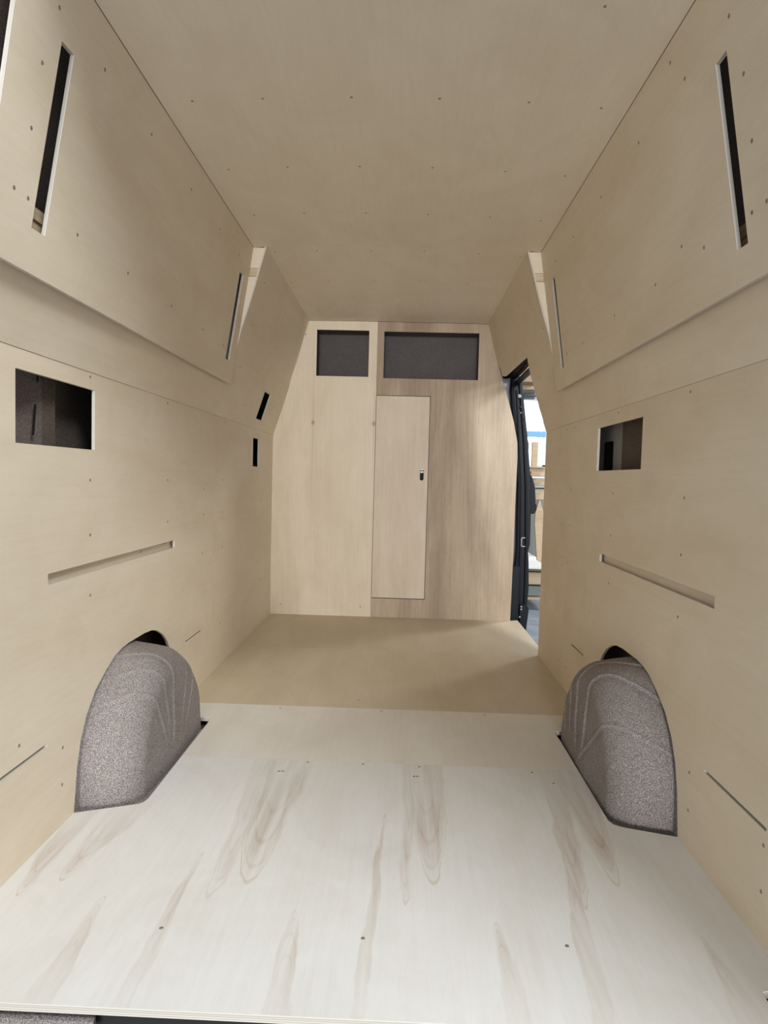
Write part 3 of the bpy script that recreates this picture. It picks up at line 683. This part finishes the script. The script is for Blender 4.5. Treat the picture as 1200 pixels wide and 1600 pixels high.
thing_box('wooden_block', 'brown timber block on the bench below the window', 'block', (830, 736.5), (844, 744.2), 9.1, .2, MCHIP)
wbk = empty('workbench', (1.9, 9.3, GZ)); tag(wbk, 'cluttered timber workbench below the window outside the door', 'workbench')
for nm, p0, p1, Y, mt in (('bench_top', (826, 744.5), (858, 747.5), 9.0, MWHITE), ('bench_rail', (828, 748), (858, 759), 9.15, MTIM), ('bench_rail', (836, 766), (858, 781), 9.1, MTIM), ('back_board', (826, 731.6), (856, 744.3), 9.45, MTIM)):
    a_, b_ = at(p0, 1, Y), at(p1, 1, Y)
    keep(box(nm, (a_.x, Y, b_.z), (b_.x, Y+.10, a_.z), mt, bevel=.003), wbk)
thing_box('clamp', 'dark bar clamp lying along the front of the workbench', 'clamp', (837, 762), (856, 764.5), 9.0, .05, MBP)
lg = [at(p, 1, 8.9) for p in [(837, 800), (843.5, 780), (849, 800), (846, 885), (839.5, 880), (836, 820)]]
keep(prism('leg', [tuple(v) for v in lg], (0, .08, 0), MTIM), wbk)
keep(box('back_panel', (at((826, 800), 1, 9.7).x, 9.7, GZ), (3.2, 9.75, at((830, 765), 1, 9.7).z), simple('grey_cabinet', (.22, .22, .20), .6)), wbk)
def slab(name, label, cat, pts, Y, dz, mat, group=None):     # board lying flat: top outline from its front corners
    o_ = prism(name, pts, (0, 0, -dz), mat, bevel=.003); tag(o_, label, cat, group); return o_
def stack(name, label, cat, px0, px1, ytop, ybot, Yf, dep, mat, group=None):
    a_, b_ = at((px0, ytop), 1, Yf), at((px1, ybot), 1, Yf)
    o_ = box(name, (a_.x, Yf, b_.z), (b_.x, Yf+dep, a_.z), mat, bevel=.004); tag(o_, label, cat, group); return o_
stack('timber_board', 'short pale board on top of the timber stack outside the door', 'board', 826, 838, 870, 876.5, 8.75, .9, MWHITE)
stack('timber_board', 'wide white topped board second in the timber stack', 'board', 822, 858, 885.5, 890, 8.0, .75, MWHITE)
stack('timber_board', 'thin dark edged board third in the timber stack', 'board', 822, 858, 890.5, 893, 8.22, .75, MTIM)
stack('timber_block', 'thick pale timber block at the bottom of the stack', 'block', 822, 858, 894, 914, 8.25, .75, MTIM)
stack('storage_bin', 'grey green bin under the timber stack outside the door', 'bin', 820, 858, 915, 932, 8.35, .7, simple('grey_green_plastic', (.20, .23, .22), .5))
stack('wooden_pallet', 'low timber pallet board lying on the workshop floor', 'pallet', 818, 858, 933, 938, 8.3, .8, MTIM)
thing_box('ceiling_beam', 'brown chipboard beam high beyond the top of the door opening', 'beam', (812, 570), (842, 597), 8.2, .3, MCHIP)
thing_box('timber_rack', 'pale timber rack under the brown beam above the window', 'rack', (812, 597), (846, 609), 8.5, .3, MTIM)
thing_box('roller_blind', 'dark grey rolled blind box at the top of the bright window', 'blind', (816, 612), (840, 622.5), 8.6, .15, simple('blind_grey', (.09, .10, .12), .6), bevel=.03)
